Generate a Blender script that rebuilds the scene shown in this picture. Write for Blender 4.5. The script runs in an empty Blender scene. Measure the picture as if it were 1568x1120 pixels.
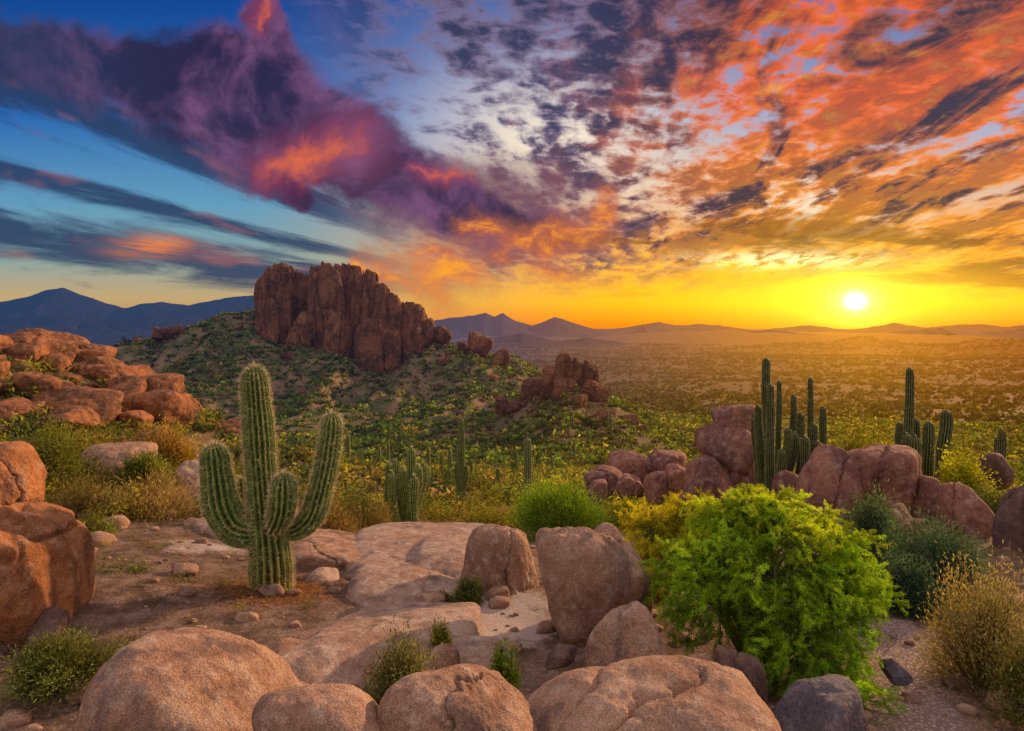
import bpy, bmesh, math
import numpy as np
rng=np.random.default_rng(7)
F=1045.0   # focal length in image pixels (24mm lens)
def sv(px,py,d):  # world position from image pixel coordinates and depth
    return np.array([(px-784)/F*d, d, (500-py)/F*d])

# ---------------------------------------------------------------- noise
def _h(ix,iy,iz,seed):
    n=(ix*73856093)^(iy*19349663)^(iz*83492791)^(seed*1013904223)
    n=n&0x7fffffff
    n=((n^(n>>13))*1274126177)&0x7fffffff
    n=n^(n>>16)
    return (n&0xffff)/65535.0
def vn(P,seed=0):
    i=np.floor(P).astype(np.int64); f=P-i; u=f*f*(3-2*f); r=0
    for a in (0,1):
        wa=u[:,0] if a else 1-u[:,0]
        for b in (0,1):
            wb=u[:,1] if b else 1-u[:,1]
            for c in (0,1):
                wc=u[:,2] if c else 1-u[:,2]
                r=r+wa*wb*wc*_h(i[:,0]+a,i[:,1]+b,i[:,2]+c,seed)
    return r
def fbm(P,o=4,seed=0,rough=.5):
    s=0;a=1;t=0
    for k in range(o):
        s=s+a*vn(P*(2.03**k)+k*17.3,seed+k); t+=a; a*=rough
    return s/t
def fb2(x,y,o=4,seed=0,rough=.5):
    return fbm(np.stack([x,y,np.zeros_like(x)],-1),o,seed,rough)
def sstep(a,b,x):
    t=np.clip((x-a)/(b-a),0,1); return t*t*(3-2*t)

# ---------------------------------------------------------------- terrain height
def terrain(x,y):
    x=np.atleast_1d(np.asarray(x,float)); y=np.atleast_1d(np.asarray(y,float))
    r=np.hypot(x,y)
    rr=np.sqrt(np.maximum(y,0)**2+.3*x*x)
    z=np.interp(rr,[0,5,9,12,15,25,50,90,130,180,300,450,1000,2500,40000],
                [-3.3,-3.5,-3.75,-4.3,-5.0,-7.4,-12.5,-20,-27,-33,-41,-52,-85,-100,-100])
    z=z+11.*np.exp(-((x+38)**2/(2*13.**2)+(y-48)**2/(2*14.**2)))
    z=z+1.7*np.exp(-((x+12)**2/72+(y-17)**2/100))
    z=z+.9*np.exp(-((x-11)**2/70+(y-20)**2/60))
    wx=x+(fb2(x/40,y/40,3,5)-.5)*22
    c=np.interp(wx,[-300,-230,-182,-153,-130,-114,-102,-85,-60,-37,-18,-1,13,40,70],
                [-39,-28,-13,-2,5,9,0,-6,-9,-7,-10,-15,-21,-34,-39])
    t=np.abs(y-300)
    Fd=np.where(y<300,np.exp(-(t/70)**1.35),np.exp(-(t/55)**1.8))
    hill=np.maximum(c+40,0)*Fd
    z=z+hill
    hm=np.clip(hill/14,0,1)
    rid=1-np.abs(2*fb2(x/26,y/75,4,11)-1)
    rid2=1-np.abs(2*fb2(x/9,y/22,3,21)-1)
    z=z+hm*((rid-.78)*26*(1-Fd**3*.85)+(rid2-.75)*4.2)
    sx=np.where(x<16,11.,19.)
    h2=15.5*np.exp(-np.abs(x-16)**1.6/(1.6*sx**1.6))*np.exp(-np.abs(y-200)**1.7/(1.7*25.**1.7))
    z=z+h2+np.clip(h2/8,0,1)*(rid2-.8)*5
    z=z+(fb2(x/24,y/24,4,31)-.5)*3.0*np.clip((r-10)/50,0,1)
    z=z+(fb2(x/2.5,y/2.5,4,41)-.5)*.35
    z=z+(fb2(x/350,y/350,4,51)-.5)*26*sstep(400,1200,r)*(1-.6*sstep(3000,9000,r))
    z=z+np.clip(fb2(x/1100,y/550,5,61,.55)-.48,0,1)*230*sstep(1500,3200,r)*(1-sstep(6000,12000,r))
    return z
def tz(x,y): return float(terrain(x,y)[0])

# ---------------------------------------------------------------- mesh helpers
def mk(name,V,Fc,mat,cols=None,smooth=True):
    V=np.asarray(V,np.float32); Fc=np.asarray(Fc,np.int32)
    me=bpy.data.meshes.new(name)
    me.vertices.add(len(V)); me.vertices.foreach_set('co',V.ravel())
    n=Fc.shape[1]
    me.loops.add(Fc.size); me.loops.foreach_set('vertex_index',Fc.ravel())
    me.polygons.add(len(Fc)); me.polygons.foreach_set('loop_start',np.arange(0,Fc.size,n,dtype=np.int32))
    me.update(calc_edges=True)
    me.polygons.foreach_set('use_smooth',np.full(len(Fc),smooth))
    if cols is not None:
        at=me.color_attributes.new('Col','FLOAT_COLOR','POINT')
        c=np.ones((len(V),4),np.float32); c[:,:3]=cols
        at.data.foreach_set('color',c.ravel())
    me.materials.append(mat)
    o=bpy.data.objects.new(name,me); bpy.context.scene.collection.objects.link(o)
    return o
class Acc:
    def __init__(s): s.V=[];s.F=[];s.C=[];s.n=0
    def add(s,V,Fc,C):
        s.V.append(V); s.F.append(np.asarray(Fc)+s.n)
        C=np.asarray(C,float)
        s.C.append(np.broadcast_to(C,(len(V),3)) if C.ndim==1 else C); s.n+=len(V)
    def obj(s,name,mat,smooth=True,col=True):
        return mk(name,np.concatenate(s.V),np.concatenate(s.F),mat,np.concatenate(s.C) if col else None,smooth)
def unit(v): return v/np.maximum(np.linalg.norm(v,axis=-1,keepdims=True),1e-9)
def leaves(P,size,asp,col,axis=None,spread=1.0):
    n=len(P); a=rng.normal(size=(n,3))
    if axis is not None: a=axis+spread*a*.5
    a=unit(a); b=unit(np.cross(a,rng.normal(size=(n,3))))
    s=np.broadcast_to(size,(n,))[:,None]
    V=np.stack([P+a*s,P+b*s*asp,P-a*s,P-b*s*asp],1).reshape(-1,3)
    Fc=np.arange(4*n).reshape(-1,4)
    C=np.repeat(np.broadcast_to(col,(n,3)),4,0)
    return V,Fc,C
def tube(pts,rad,sides=6):
    pts=np.asarray(pts,float); n=len(pts); rad=np.broadcast_to(rad,(n,))
    T=unit(np.gradient(pts,axis=0)); up=np.array([.31,.2,.93]) if abs(T[0,2])<.9 else np.array([1.,.1,0])
    N=unit(np.cross(T,up)); Bn=np.cross(T,N)
    th=np.linspace(0,2*np.pi,sides,endpoint=False)
    V=(pts[:,None]+rad[:,None,None]*(np.cos(th)[None,:,None]*N[:,None]+np.sin(th)[None,:,None]*Bn[:,None])).reshape(-1,3)
    i=np.arange(n-1)[:,None]*sides; j=np.arange(sides)[None]; k=(j+1)%sides
    Fc=np.stack([i+j,i+k,i+sides+k,i+sides+j],-1).reshape(-1,4)
    return V,Fc
_ico={}
def ico(sub):
    if sub not in _ico:
        bm=bmesh.new(); bmesh.ops.create_icosphere(bm,subdivisions=sub,radius=1)
        V=np.array([v.co[:] for v in bm.verts]); Fc=np.array([[v.index for v in f.verts] for f in bm.faces]); bm.free()
        _ico[sub]=(unit(V),Fc)
    return _ico[sub]
def boulder(c,half,seed,sub=5,k=9,planes=14,rough=.05,lump=.22,cracks=0,tilt=0.3,strata=0,vert=.35):
    r=np.random.default_rng(seed)
    N,Fc=ico(sub)
    D=unit(r.normal(size=(planes,3))); d=r.uniform(.68,1.05,planes)
    ax=np.vstack([np.eye(3),-np.eye(3)]); D=np.vstack([D,ax]); d=np.concatenate([d,np.full(6,1.05)])
    s=np.zeros(len(N))
    for i in range(len(D)): s+=(np.maximum(N@D[i],0)/d[i])**k
    V=N*(s**(-1./k))[:,None]
    off=r.uniform(0,50,3)
    disp=(fbm(V*1.3+off,3,seed)-.5)*lump+(fbm(V*5+off,4,seed+9,.55)-.5)*rough*1.6
    if sub>=7: disp+=(fbm(V*16+off,3,seed+19,.6)-.5)*rough*.5
    for q in range(cracks):
        nn=unit(r.normal(size=3)*np.array([1,1,vert])); o=r.uniform(-.5,.5)
        sd=V@nn-o+(fbm(V*2.2+off+q,4,seed+q,.6)-.5)*.45
        wd=.022 if sub<7 else .014
        disp-=.09*np.exp(-(sd/wd)**2)+.03*np.exp(-(sd/.08)**2)
    if strata:
        sd=np.mod(V[:,2]*strata+(fbm(V*1.5+off,3,seed+3)-.5)*1.2,1)-.5
        disp-=.10*np.exp(-(sd/.06)**2)
    V=V+N*disp[:,None]
    a=r.uniform(-tilt,tilt); ca,sa=math.cos(a),math.sin(a)
    V=V@np.array([[ca,0,sa],[0,1,0],[-sa,0,ca]])
    lo=V.min(0);hi=V.max(0); V=(V-(lo+hi)/2)/((hi-lo)/2)
    return V*np.asarray(half)+np.asarray(c),Fc
def rock(x0,x1,yt,yb,d,mat,seed,name='granite_boulder',dep=.9,sink=.15,**kw):
    # sized from image pixels, then stretched and shifted so projected sides and top match
    w=(x1-x0)/2*d/F; zt=(500-yt)/F*d; zb=(500-yb)/F*d; h=(zt-zb)/2*(1+sink)
    V,Fc=boulder(((((x0+x1)/2)-784)/F*d,d,zt-h),(w,w*dep,h),seed,**kw)
    for it in range(4):
        px=784+F*V[:,0]/V[:,1]; py=500-F*V[:,2]/V[:,1]
        sc=(x1-x0)/(px.max()-px.min()); cx=V[:,0].mean()
        V[:,0]=cx+(V[:,0]-cx)*sc
        px=784+F*V[:,0]/V[:,1]
        V[:,0]+=((x0+x1)/2-(px.max()+px.min())/2)/F*d
        V[:,2]-=(yt-py.min())/F*d
    return mk(name,V,Fc,mat)

# ---------------------------------------------------------------- node helper
class E:
    def __init__(s,g,k): s.g=g;s.s=k
    def __add__(a,b): return a.g.m('ADD',a,b)
    __radd__=__add__
    def __sub__(a,b): return a.g.m('SUBTRACT',a,b)
    def __rsub__(a,b): return a.g.m('SUBTRACT',b,a)
    def __mul__(a,b): return a.g.m('MULTIPLY',a,b)
    __rmul__=__mul__
    def __truediv__(a,b): return a.g.m('DIVIDE',a,b)
    def __rtruediv__(a,b): return a.g.m('DIVIDE',b,a)
class G:
    def __init__(s,nt): s.nt=nt
    def put(s,inp,v):
        if isinstance(v,E): s.nt.links.new(v.s,inp)
        elif isinstance(v,(tuple,list)) and inp.type=='RGBA': inp.default_value=(*v[:3],1)
        else: inp.default_value=v
    def m(s,op,*a):
        n=s.nt.nodes.new('ShaderNodeMath'); n.operation=op
        for i,v in enumerate(a): s.put(n.inputs[i],v)
        return E(s,n.outputs[0])
    def vm(s,op,*a,scale=None):
        n=s.nt.nodes.new('ShaderNodeVectorMath'); n.operation=op
        for i,v in enumerate(a): s.put(n.inputs[i],v)
        if scale is not None: s.put(n.inputs['Scale'],scale)
        return E(s,n.outputs['Value' if op in('DOT_PRODUCT','LENGTH','DISTANCE') else 'Vector'])
    def clamp(s,a):
        r=s.m('ADD',a,0.0); r.s.node.use_clamp=True; return r
    def comb(s,x,y,z):
        n=s.nt.nodes.new('ShaderNodeCombineXYZ')
        for i,v in enumerate((x,y,z)): s.put(n.inputs[i],v)
        return E(s,n.outputs[0])
    def sep(s,v):
        n=s.nt.nodes.new('ShaderNodeSeparateXYZ'); s.put(n.inputs[0],v)
        return [E(s,o) for o in n.outputs]
    def noise(s,v,scale,detail=4,rough=.5,dist=0.,col=False):
        n=s.nt.nodes.new('ShaderNodeTexNoise'); s.put(n.inputs['Vector'],v)
        n.inputs['Scale'].default_value=scale;n.inputs['Detail'].default_value=detail
        n.inputs['Roughness'].default_value=rough;n.inputs['Distortion'].default_value=dist
        return E(s,n.outputs['Color' if col else 'Fac'])
    def voro(s,v,scale,feat='F1',dim='3D'):
        n=s.nt.nodes.new('ShaderNodeTexVoronoi'); n.voronoi_dimensions=dim; n.feature=feat; s.put(n.inputs['Vector'],v); n.inputs['Scale'].default_value=scale
        return E(s,n.outputs['Distance'])
    def ss(s,x,a,b):
        n=s.nt.nodes.new('ShaderNodeMapRange'); n.interpolation_type='SMOOTHSTEP'
        s.put(n.inputs[0],x); n.inputs[1].default_value=a; n.inputs[2].default_value=b
        return E(s,n.outputs[0])
    def mix(s,f,a,b,mode='MIX'):
        n=s.nt.nodes.new('ShaderNodeMix'); n.data_type='RGBA'; n.blend_type=mode
        s.put(n.inputs[0],f); s.put(n.inputs[6],a); s.put(n.inputs[7],b)
        return E(s,n.outputs[2])
    def ramp(s,x,st):
        n=s.nt.nodes.new('ShaderNodeValToRGB'); s.put(n.inputs[0],x); cr=n.color_ramp
        while len(cr.elements)<len(st): cr.elements.new(.5)
        for e,(p,c) in zip(cr.elements,st): e.position=p; e.color=(*c,1)
        return E(s,n.outputs[0])
    def gauss(s,u,v,cu,cv,su,sv_):
        a=(u-cu)/su; b=(v-cv)/sv_
        return s.m('EXPONENT',(a*a+b*b)*-1.0)
    def bump(s,h,strength,dist):
        n=s.nt.nodes.new('ShaderNodeBump'); s.put(n.inputs['Height'],h); n.inputs['Strength'].default_value=strength; n.inputs['Distance'].default_value=dist
        return E(s,n.outputs[0])
    def pos(s):
        return E(s,s.nt.nodes.new('ShaderNodeNewGeometry').outputs['Position'])
def newmat(name):
    m=bpy.data.materials.new(name); m.use_nodes=True; m.node_tree.nodes.clear()
    return m,G(m.node_tree)
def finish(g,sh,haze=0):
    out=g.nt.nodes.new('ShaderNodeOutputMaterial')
    if haze:  # distance haze put into the material as emission, orange toward the sun
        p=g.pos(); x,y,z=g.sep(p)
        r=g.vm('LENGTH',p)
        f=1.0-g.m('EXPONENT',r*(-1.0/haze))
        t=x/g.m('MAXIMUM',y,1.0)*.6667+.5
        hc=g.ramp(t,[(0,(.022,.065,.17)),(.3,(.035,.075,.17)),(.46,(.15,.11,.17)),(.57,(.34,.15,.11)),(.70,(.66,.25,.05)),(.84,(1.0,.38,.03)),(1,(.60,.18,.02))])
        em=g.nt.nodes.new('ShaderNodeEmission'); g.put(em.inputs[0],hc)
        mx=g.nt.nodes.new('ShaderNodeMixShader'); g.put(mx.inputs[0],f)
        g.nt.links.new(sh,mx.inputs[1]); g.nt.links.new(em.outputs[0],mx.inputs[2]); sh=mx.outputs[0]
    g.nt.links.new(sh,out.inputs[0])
def princ(g,col,rough=.85,normal=None,spec=.2):
    b=g.nt.nodes.new('ShaderNodeBsdfPrincipled'); g.put(b.inputs['Base Color'],col); g.put(b.inputs['Roughness'],rough)
    b.inputs['Specular IOR Level'].default_value=spec
    if normal: g.put(b.inputs['Normal'],normal)
    return b.outputs[0]
def rockmat(name,c1,c2,c3,s=1.0,bd=.03,haze=0,bs=.8):
    m,g=newmat(name); p=g.pos()
    n1=g.noise(p,1.0*s,5,.6,.4); n2=g.noise(p,6*s,6,.74); n3=g.noise(p,85*s,2,.6)
    st=g.noise(g.vm('MULTIPLY',p,(3.0,3.0,.6)),1.1*s,4,.6)
    col=g.mix(g.ss(n1,.36,.62),c1,c2)
    col=g.mix(g.ss(n2,.46,.68)*.8,col,c3)
    col=g.mix(g.ss(st,.50,.68)*.75,col,(c3[0]*.24,c3[1]*.22,c3[2]*.26))
    col=g.mix((1.0-g.ss(n2,.30,.44))*.6,col,(c2[0]*.35,c2[1]*.33,c2[2]*.35))
    sp=g.ss(n3,.36,.66)
    col=g.mix(1.0,col,g.mix(sp,(.70,.68,.68),(1.2,1.18,1.17)),'MULTIPLY')
    h=n1*.6+n2*1.0+n3*.08
    finish(g,princ(g,col,.85,g.bump(h,bs,bd*4)),haze)
    return m
M_PINK=rockmat('granite_pink',(.50,.32,.23),(.33,.19,.13),(.60,.47,.39))
M_GREY=rockmat('granite_bluegrey',(.17,.17,.20),(.12,.11,.14),(.28,.25,.26))
M_DARK=rockmat('granite_dark',(.24,.15,.12),(.15,.10,.09),(.32,.22,.18))
M_ORG=rockmat('granite_orange',(.50,.22,.09),(.26,.11,.05),(.48,.31,.21),.8)
M_PILE=rockmat('granite_brown',(.38,.15,.06),(.13,.06,.035),(.44,.26,.17),.6)
M_RED=rockmat('granite_red',(.38,.18,.13),(.19,.09,.08),(.49,.33,.28),.7)
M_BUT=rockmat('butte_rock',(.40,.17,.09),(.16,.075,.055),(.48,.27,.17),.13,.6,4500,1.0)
M_SLAB=rockmat('granite_slab',(.52,.39,.32),(.40,.26,.20),(.62,.53,.48),1.0)

def leafmat(name,haze=0,tr=.42,k=1.0):
    m,g=newmat(name)
    a=g.nt.nodes.new('ShaderNodeAttribute'); a.attribute_name='Col'; c=E(g,a.outputs['Color'])
    d=g.nt.nodes.new('ShaderNodeBsdfDiffuse'); g.put(d.inputs[0],g.vm('SCALE',c,scale=k))
    t=g.nt.nodes.new('ShaderNodeBsdfTranslucent'); g.put(t.inputs[0],g.mix(1.0,c,(1.5*k,1.45*k,.6*k),'MULTIPLY'))
    mx=g.nt.nodes.new('ShaderNodeMixShader'); mx.inputs[0].default_value=tr
    g.nt.links.new(d.outputs[0],mx.inputs[1]); g.nt.links.new(t.outputs[0],mx.inputs[2])
    finish(g,mx.outputs[0],haze); return m
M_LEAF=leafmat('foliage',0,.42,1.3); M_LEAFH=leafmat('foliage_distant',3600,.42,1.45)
def cactmat():
    m,g=newmat('cactus_skin')
    a=g.nt.nodes.new('ShaderNodeAttribute'); a.attribute_name='Col'; c=E(g,a.outputs['Color'])
    n=g.noise(g.pos(),9,4,.65)
    c=g.mix(1.0,c,g.mix(g.ss(n,.3,.7),(.7,.7,.66),(1.5,1.4,1.2)),'MULTIPLY')
    finish(g,princ(g,c,.6,g.bump(n,.3,.02))); return m
M_CACT=cactmat()

# ---------------------------------------------------------------- ground
def groundmat():
    m,g=newmat('desert_ground'); p=g.pos(); x,y,z=g.sep(p); r=g.vm('LENGTH',p)
    n1=g.noise(p,.35,5,.6); n2=g.noise(p,3.0,6,.7); n3=g.noise(p,38,2,.7); nb=g.noise(p,.045,6,.65); nf=g.noise(p,.02,8,.75); nl=g.noise(p,.0022,6,.65)
    near=g.mix(g.ss(n2,.38,.62),(.12,.075,.05),(.31,.21,.16))
    near=g.mix(g.ss(n3,.40,.62)*.75,near,(.09,.06,.05))
    sand=g.gauss(x,y,-.15,8.3,.9,1.1)+g.gauss(x,y,-4.8,10.8,1.2,.7)*.7
    near=g.mix(g.ss(sand+(n2-.5)*1.2,.40,.75),near,(.46,.39,.36))
    mul=g.gauss(x,y,-3.1,8.9,.95,.6)
    near=g.mix(g.ss(mul+(n2-.5)*.8,.35,.65),near,g.mix(n3,(.10,.045,.03),(.30,.14,.07)))
    px_=(x-((y-5.9)*.40+3.55)-(n1-.5)*.5)/.50
    path=g.m('EXPONENT',px_*px_*-1.0)*(1.0-g.ss(y,9.0,11.5))*g.ss(y,.5,2.0)
    grav=g.voro(p,26); 
    near=g.mix(g.ss(path+(n2-.5)*.35,.35,.60),near,g.mix(g.ss(grav,.1,.55),(.50,.40,.38),(.22,.16,.15)))
    mid=g.mix(g.ss(n1,.4,.62),(.22,.14,.07),(.08,.085,.028))
    mid=g.mix(g.ss(nb,.48,.64)*.6,mid,(.30,.20,.10))
    c=g.mix(g.ss(r,11.0,22.0),near,mid)
    hillc=g.mix(g.ss(g.noise(p,.12,6,.7),.40,.64),(.075,.085,.028),(.25,.16,.09))
    c=g.mix(g.ss(r,110.0,170.0),c,hillc)
    plain=g.mix(g.ss(nf,.42,.56),(.12,.055,.022),(.05,.05,.018))
    plain=g.mix(g.ss(nl,.44,.58)*.7,plain,(.03,.028,.014))
    c=g.mix(g.ss(r,380.0,700.0),c,plain)
    h=n2*.5+n3*.15+n1
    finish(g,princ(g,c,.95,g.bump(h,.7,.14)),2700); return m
az=np.concatenate([np.linspace(-52,52,660),np.linspace(52,308,90)[1:-1]])*math.pi/180
rad=np.concatenate([np.geomspace(.05,1,8)[:-1],np.geomspace(1,100,210)[:-1],np.geomspace(100,420,170)[:-1],np.geomspace(420,30000,150)])
A,R=np.meshgrid(az,rad); X=(R*np.sin(A)).ravel(); Y=(R*np.cos(A)).ravel(); Z=terrain(X,Y)
na,nr=len(az),len(rad)
i=np.arange(nr-1)[:,None]*na; j=np.arange(na)[None]; k=(j+1)%na
mk('ground',np.stack([X,Y,Z],-1),np.stack([i+j,i+k,i+na+k,i+na+j],-1).reshape(-1,4)[:,::-1],groundmat())

# ---------------------------------------------------------------- mountains
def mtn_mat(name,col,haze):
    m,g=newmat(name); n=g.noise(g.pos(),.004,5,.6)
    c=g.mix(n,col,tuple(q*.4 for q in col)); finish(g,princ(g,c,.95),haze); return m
def mrange(name,pts,d,foot,depth,mat,seed):
    pts=np.array(pts,float); xs=np.linspace(pts[0,0],pts[-1,0],700)
    cr=(500-np.interp(xs,pts[:,0],pts[:,1]))/F*d; X0=(xs-784)/F*d
    cr=cr+(fb2(X0/(d*.02),X0*0,5,seed,.6)-.5)*d*.0045
    rows=40; V=[]
    for q in range(rows):
        t=q/(rows-1)*2-1; yy=d+t*depth
        hh=1-abs(t)**.8
        nz=fb2(X0/(d*.022),np.full_like(X0,yy/(d*.03)),5,seed+3,.55)
        zz=foot+(cr-foot)*hh*np.clip(.55+.9*nz*(abs(t)>.01)+.45*(1-min(abs(t)*4,1)),0,1)
        if abs(t)>.98: zz=zz*0+foot-20
        V.append(np.stack([X0*(yy/d*.5+.5),np.full_like(X0,yy),zz],-1))
    V=np.concatenate(V); n=700
    i=np.arange(rows-1)[:,None]*n; j=np.arange(n-1)[None]
    mk(name,V,np.stack([i+j,i+j+1,i+n+j+1,i+n+j],-1).reshape(-1,4),mat)
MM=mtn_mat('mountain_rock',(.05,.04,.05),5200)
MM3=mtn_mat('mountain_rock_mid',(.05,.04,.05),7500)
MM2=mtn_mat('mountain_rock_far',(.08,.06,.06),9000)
mrange('mountain_range',[(-260,480),(-120,458),(-40,466),(0,460),(40,452),(72,442),(97,436),(118,446),(150,458),(190,470),(225,462),(250,459),(290,466),(330,456),(370,450),(420,446),(520,460),(620,500)],5200,-100,1500,MM,3)
mrange('mountain_range',[(-260,500),(0,486),(90,478),(160,488),(240,480),(330,486),(420,500)],3900,-100,700,MM,31)
mrange('mountain_range',[(560,500),(640,494),(690,485),(722,482),(744,477),(757,484),(770,477),(790,490),(815,497),(850,484),(880,494),(912,504),(950,512),(968,508),(985,497),(1005,511),(1040,519),(1100,522)],5000,-100,900,MM,8)
mrange('mountain_range',[(880,508),(960,501),(1010,492),(1035,499),(1060,495),(1100,498),(1160,507),(1200,501),(1240,497),(1300,505),(1345,498),(1370,494),(1420,501),(1500,495),(1540,501),(1568,498),(1700,488),(1850,500)],9000,-100,1500,MM2,15)
mrange('mountain_range',[(980,526),(1060,518),(1120,510),(1180,503),(1230,511),(1290,519),(1340,512),(1390,505),(1440,501),(1500,510),(1560,501),(1650,498),(1800,520)],4600,-100,800,MM3,25)
mrange('mountain_range',[(640,530),(720,520),(800,510),(850,522),(900,516),(960,525),(1060,534)],3600,-100,500,MM3,27)
mrange('mountain_range',[(-200,478),(0,474),(120,480),(260,470),(340,476),(480,484),(600,500)],9000,-100,1200,MM2,19)

# ---------------------------------------------------------------- butte and outcrops
def group(name,lst,mat,seed,sub=6,**kw):
    a=Acc()
    for q,(x0,x1,yt,yb,d) in enumerate(lst):
        w=(x1-x0)/2*d/F; zt=(500-yt)/F*d; zb=(500-yb)/F*d; h=(zt-zb)/2*1.1
        V,Fc=boulder((((x0+x1)/2-784)/F*d,d,zt-h),(w,w*1.0,h),seed+q*7,sub=sub,**kw)
        a.add(V,Fc,(1,1,1))
    return a.obj(name,mat,col=False)
group('rock_butte',[(393,438,410,545,295),(408,460,401,550,298),(440,480,414,530,301),(460,502,407,545,300),(472,532,400,565,290),
 (508,560,402,555,295),(536,582,413,560,291),(556,610,432,565,290),(588,624,448,545,289),(605,659,462,545,292),
 (395,432,456,545,288),(496,545,474,575,281),(545,592,482,580,282),(580,615,500,565,281),(440,488,474,548,286),(425,450,430,540,290),(640,666,487,530,288),(618,650,495,550,284)],
 M_BUT,100,planes=8,k=6,rough=.09,cracks=3,tilt=.16,lump=.34,vert=.4,strata=.55)
group('rock_outcrop',[(232,255,500,520,290),(250,285,497,520,292),(662,692,498,525,290),(716,736,507,537,280),(730,756,514,545,280),(750,782,533,560,278),(700,722,522,543,283)],M_BUT,300,sub=5,planes=10,k=8,rough=.08,cracks=1)
group('rock_outcrop',[(826,862,560,612,193),(850,878,540,604,196),(868,898,546,610,194),(889,920,551,608,195),(842,884,578,626,188),(796,838,578,616,195),(758,778,608,636,186),(884,925,582,622,190),(905,932,592,620,190),(860,905,604,640,183)],M_BUT,400,sub=6,planes=10,k=10,rough=.09,cracks=3,strata=1.2)
# loose rocks on the hillsides
a=Acc(); r4=np.random.default_rng(77)
for q in range(150):
    if q<110:
        y=r4.uniform(215,292); x=r4.uniform(-165,15)
    else: y=r4.uniform(165,205); x=16+r4.normal()*17
    s=r4.choice([.6,1.2,2.0],p=[.55,.35,.10])*r4.uniform(.8,1.3)
    V,Fc=boulder((x,y,tz(x,y)+s*.25),(s*1.2,s,s*r4.uniform(.6,1.1)),7000+q,sub=4,k=9,planes=8,rough=.08)
    a.add(V,Fc,(1,1,1))
a.obj('hillside_rocks',M_BUT,col=False)

# ---------------------------------------------------------------- left boulder pile
a=Acc(); r2=np.random.default_rng(21)
cnt=0
while cnt<190:
    y=r2.uniform(34,58); x=-38+r2.normal()*11
    px=784+F*x/y
    if px<-80 or px>372: continue
    if px>250 and y<38: continue
    s=r2.choice([.4,.7,1.2,1.7],p=[.35,.3,.23,.12])*r2.uniform(.8,1.2)
    z=tz(x,y)
    V,Fc=boulder((x,y,z+s*r2.uniform(-.05,.6)),(s*r2.uniform(.9,1.5),s*1.1,s*r2.uniform(.65,1.0)),1000+cnt,sub=5,k=8,planes=8,cracks=1,rough=.08,lump=.3,tilt=.6)
    a.add(V,Fc,(1,1,1)); cnt+=1
a.obj('boulder_pile',M_PILE,col=False)

# ---------------------------------------------------------------- near boulders
R_=rock
R_(118,478,960,1240,5.0,M_PINK,11,sub=7,k=5,planes=8,rough=.04,lump=.14,cracks=0,tilt=.1)
R_(385,640,1046,1250,4.2,M_PINK,12,sub=7,k=6,planes=8,rough=.04,lump=.14)
R_(575,830,1016,1240,4.35,M_PINK,13,sub=7,k=6,planes=9,rough=.04,lump=.15,cracks=1)
R_(722,1230,1003,1330,4.5,M_PINK,24,sub=7,k=6,planes=10,rough=.04,lump=.2,cracks=3,dep=.6,tilt=.15)
R_(706,826,802,922,9.5,M_PINK,15,sub=7,k=10,cracks=1)
R_(820,1000,806,1005,8.0,M_PINK,29,sub=7,k=10,cracks=1,rough=.06,sink=.3,planes=10)
R_(886,1036,920,1085,6.6,M_PINK,17,sub=7,k=9,rough=.05,sink=.3)
R_(1030,1112,1000,1115,6.0,M_PINK,18,sub=6,k=10,sink=.3)
R_(1092,1176,988,1095,6.1,M_DARK,19,sub=6,k=10,cracks=1,sink=.3)
R_(1165,1335,1032,1180,5.3,M_GREY,20,sub=7,k=8)
R_(738,781,894,938,9.0,M_PINK,21,sub=5,k=5)
R_(905,962,800,850,12,M_PINK,22,sub=5)
R_(985,1030,860,930,9.0,M_ORG,23,sub=5)
R_(648,702,803,830,15,M_PINK,28,sub=5)
R_(-130,146,768,965,7.5,M_ORG,31,sub=7,k=8,cracks=1,rough=.06,strata=.7)
R_(-90,72,675,785,9.2,M_ORG,32,sub=7,k=8,cracks=1)
R_(118,242,676,742,16,M_PINK,33,sub=6,k=6,tilt=.1)
R_(262,335,704,760,17,M_SLAB,34,sub=6)
R_(268,345,735,800,15,M_PINK,35,sub=6,cracks=1)
R_(40,110,930,985,7.0,M_DARK,36,sub=5)
R_(1110,1135,1088,1112,5.6,M_GREY,37,sub=4); R_(1130,1155,1095,1118,5.5,M_PINK,38,sub=4)
R_(290,350,836,872,11,M_SLAB,39,sub=5,k=12); R_(345,392,822,860,11.5,M_GREY,40,sub=5)
R_(455,520,868,905,9.8,M_SLAB,41,sub=5,k=10); R_(300,345,815,845,12.5,M_SLAB,42,sub=5,k=10)
R_(655,705,985,1010,6.5,M_PINK,44,sub=5)
R_(590,640,845,872,11,M_SLAB,45,sub=5,k=10); R_(835,885,985,1015,6.6,M_DARK,46,sub=5)
def slab(x,y,up,hx,hy,hz,seed,mat=M_SLAB,name='rock_slab',**kw):
    zt=float(np.median(terrain(x+np.array([0,-.5,.5,0,0])*hx,y+np.array([0,0,0,-.5,.5])*hy)))+up
    V,Fc=boulder((x,y,zt-hz),(hx,hy,hz),seed,sub=7,k=10,planes=5,rough=.04,lump=.12,tilt=.05,**kw)
    return mk(name,V,Fc,mat)
slab(-1.55,11.0,.22,1.35,1.7,.5,51,cracks=2)
slab(-.75,10.0,.20,.8,1.6,.4,55,cracks=1)
slab(-1.35,7.3,.26,1.0,1.35,.5,52,cracks=2)
slab(-1.25,8.9,.20,.95,1.1,.4,53,cracks=1)
slab(-.55,6.6,.20,.6,.7,.4,54,mat=M_SLAB)
slab(-3.1,11.2,.22,1.0,.9,.35,56,mat=M_PINK,cracks=1)
slab(-.6,12.6,.25,1.3,1.0,.45,57,cracks=1)
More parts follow.
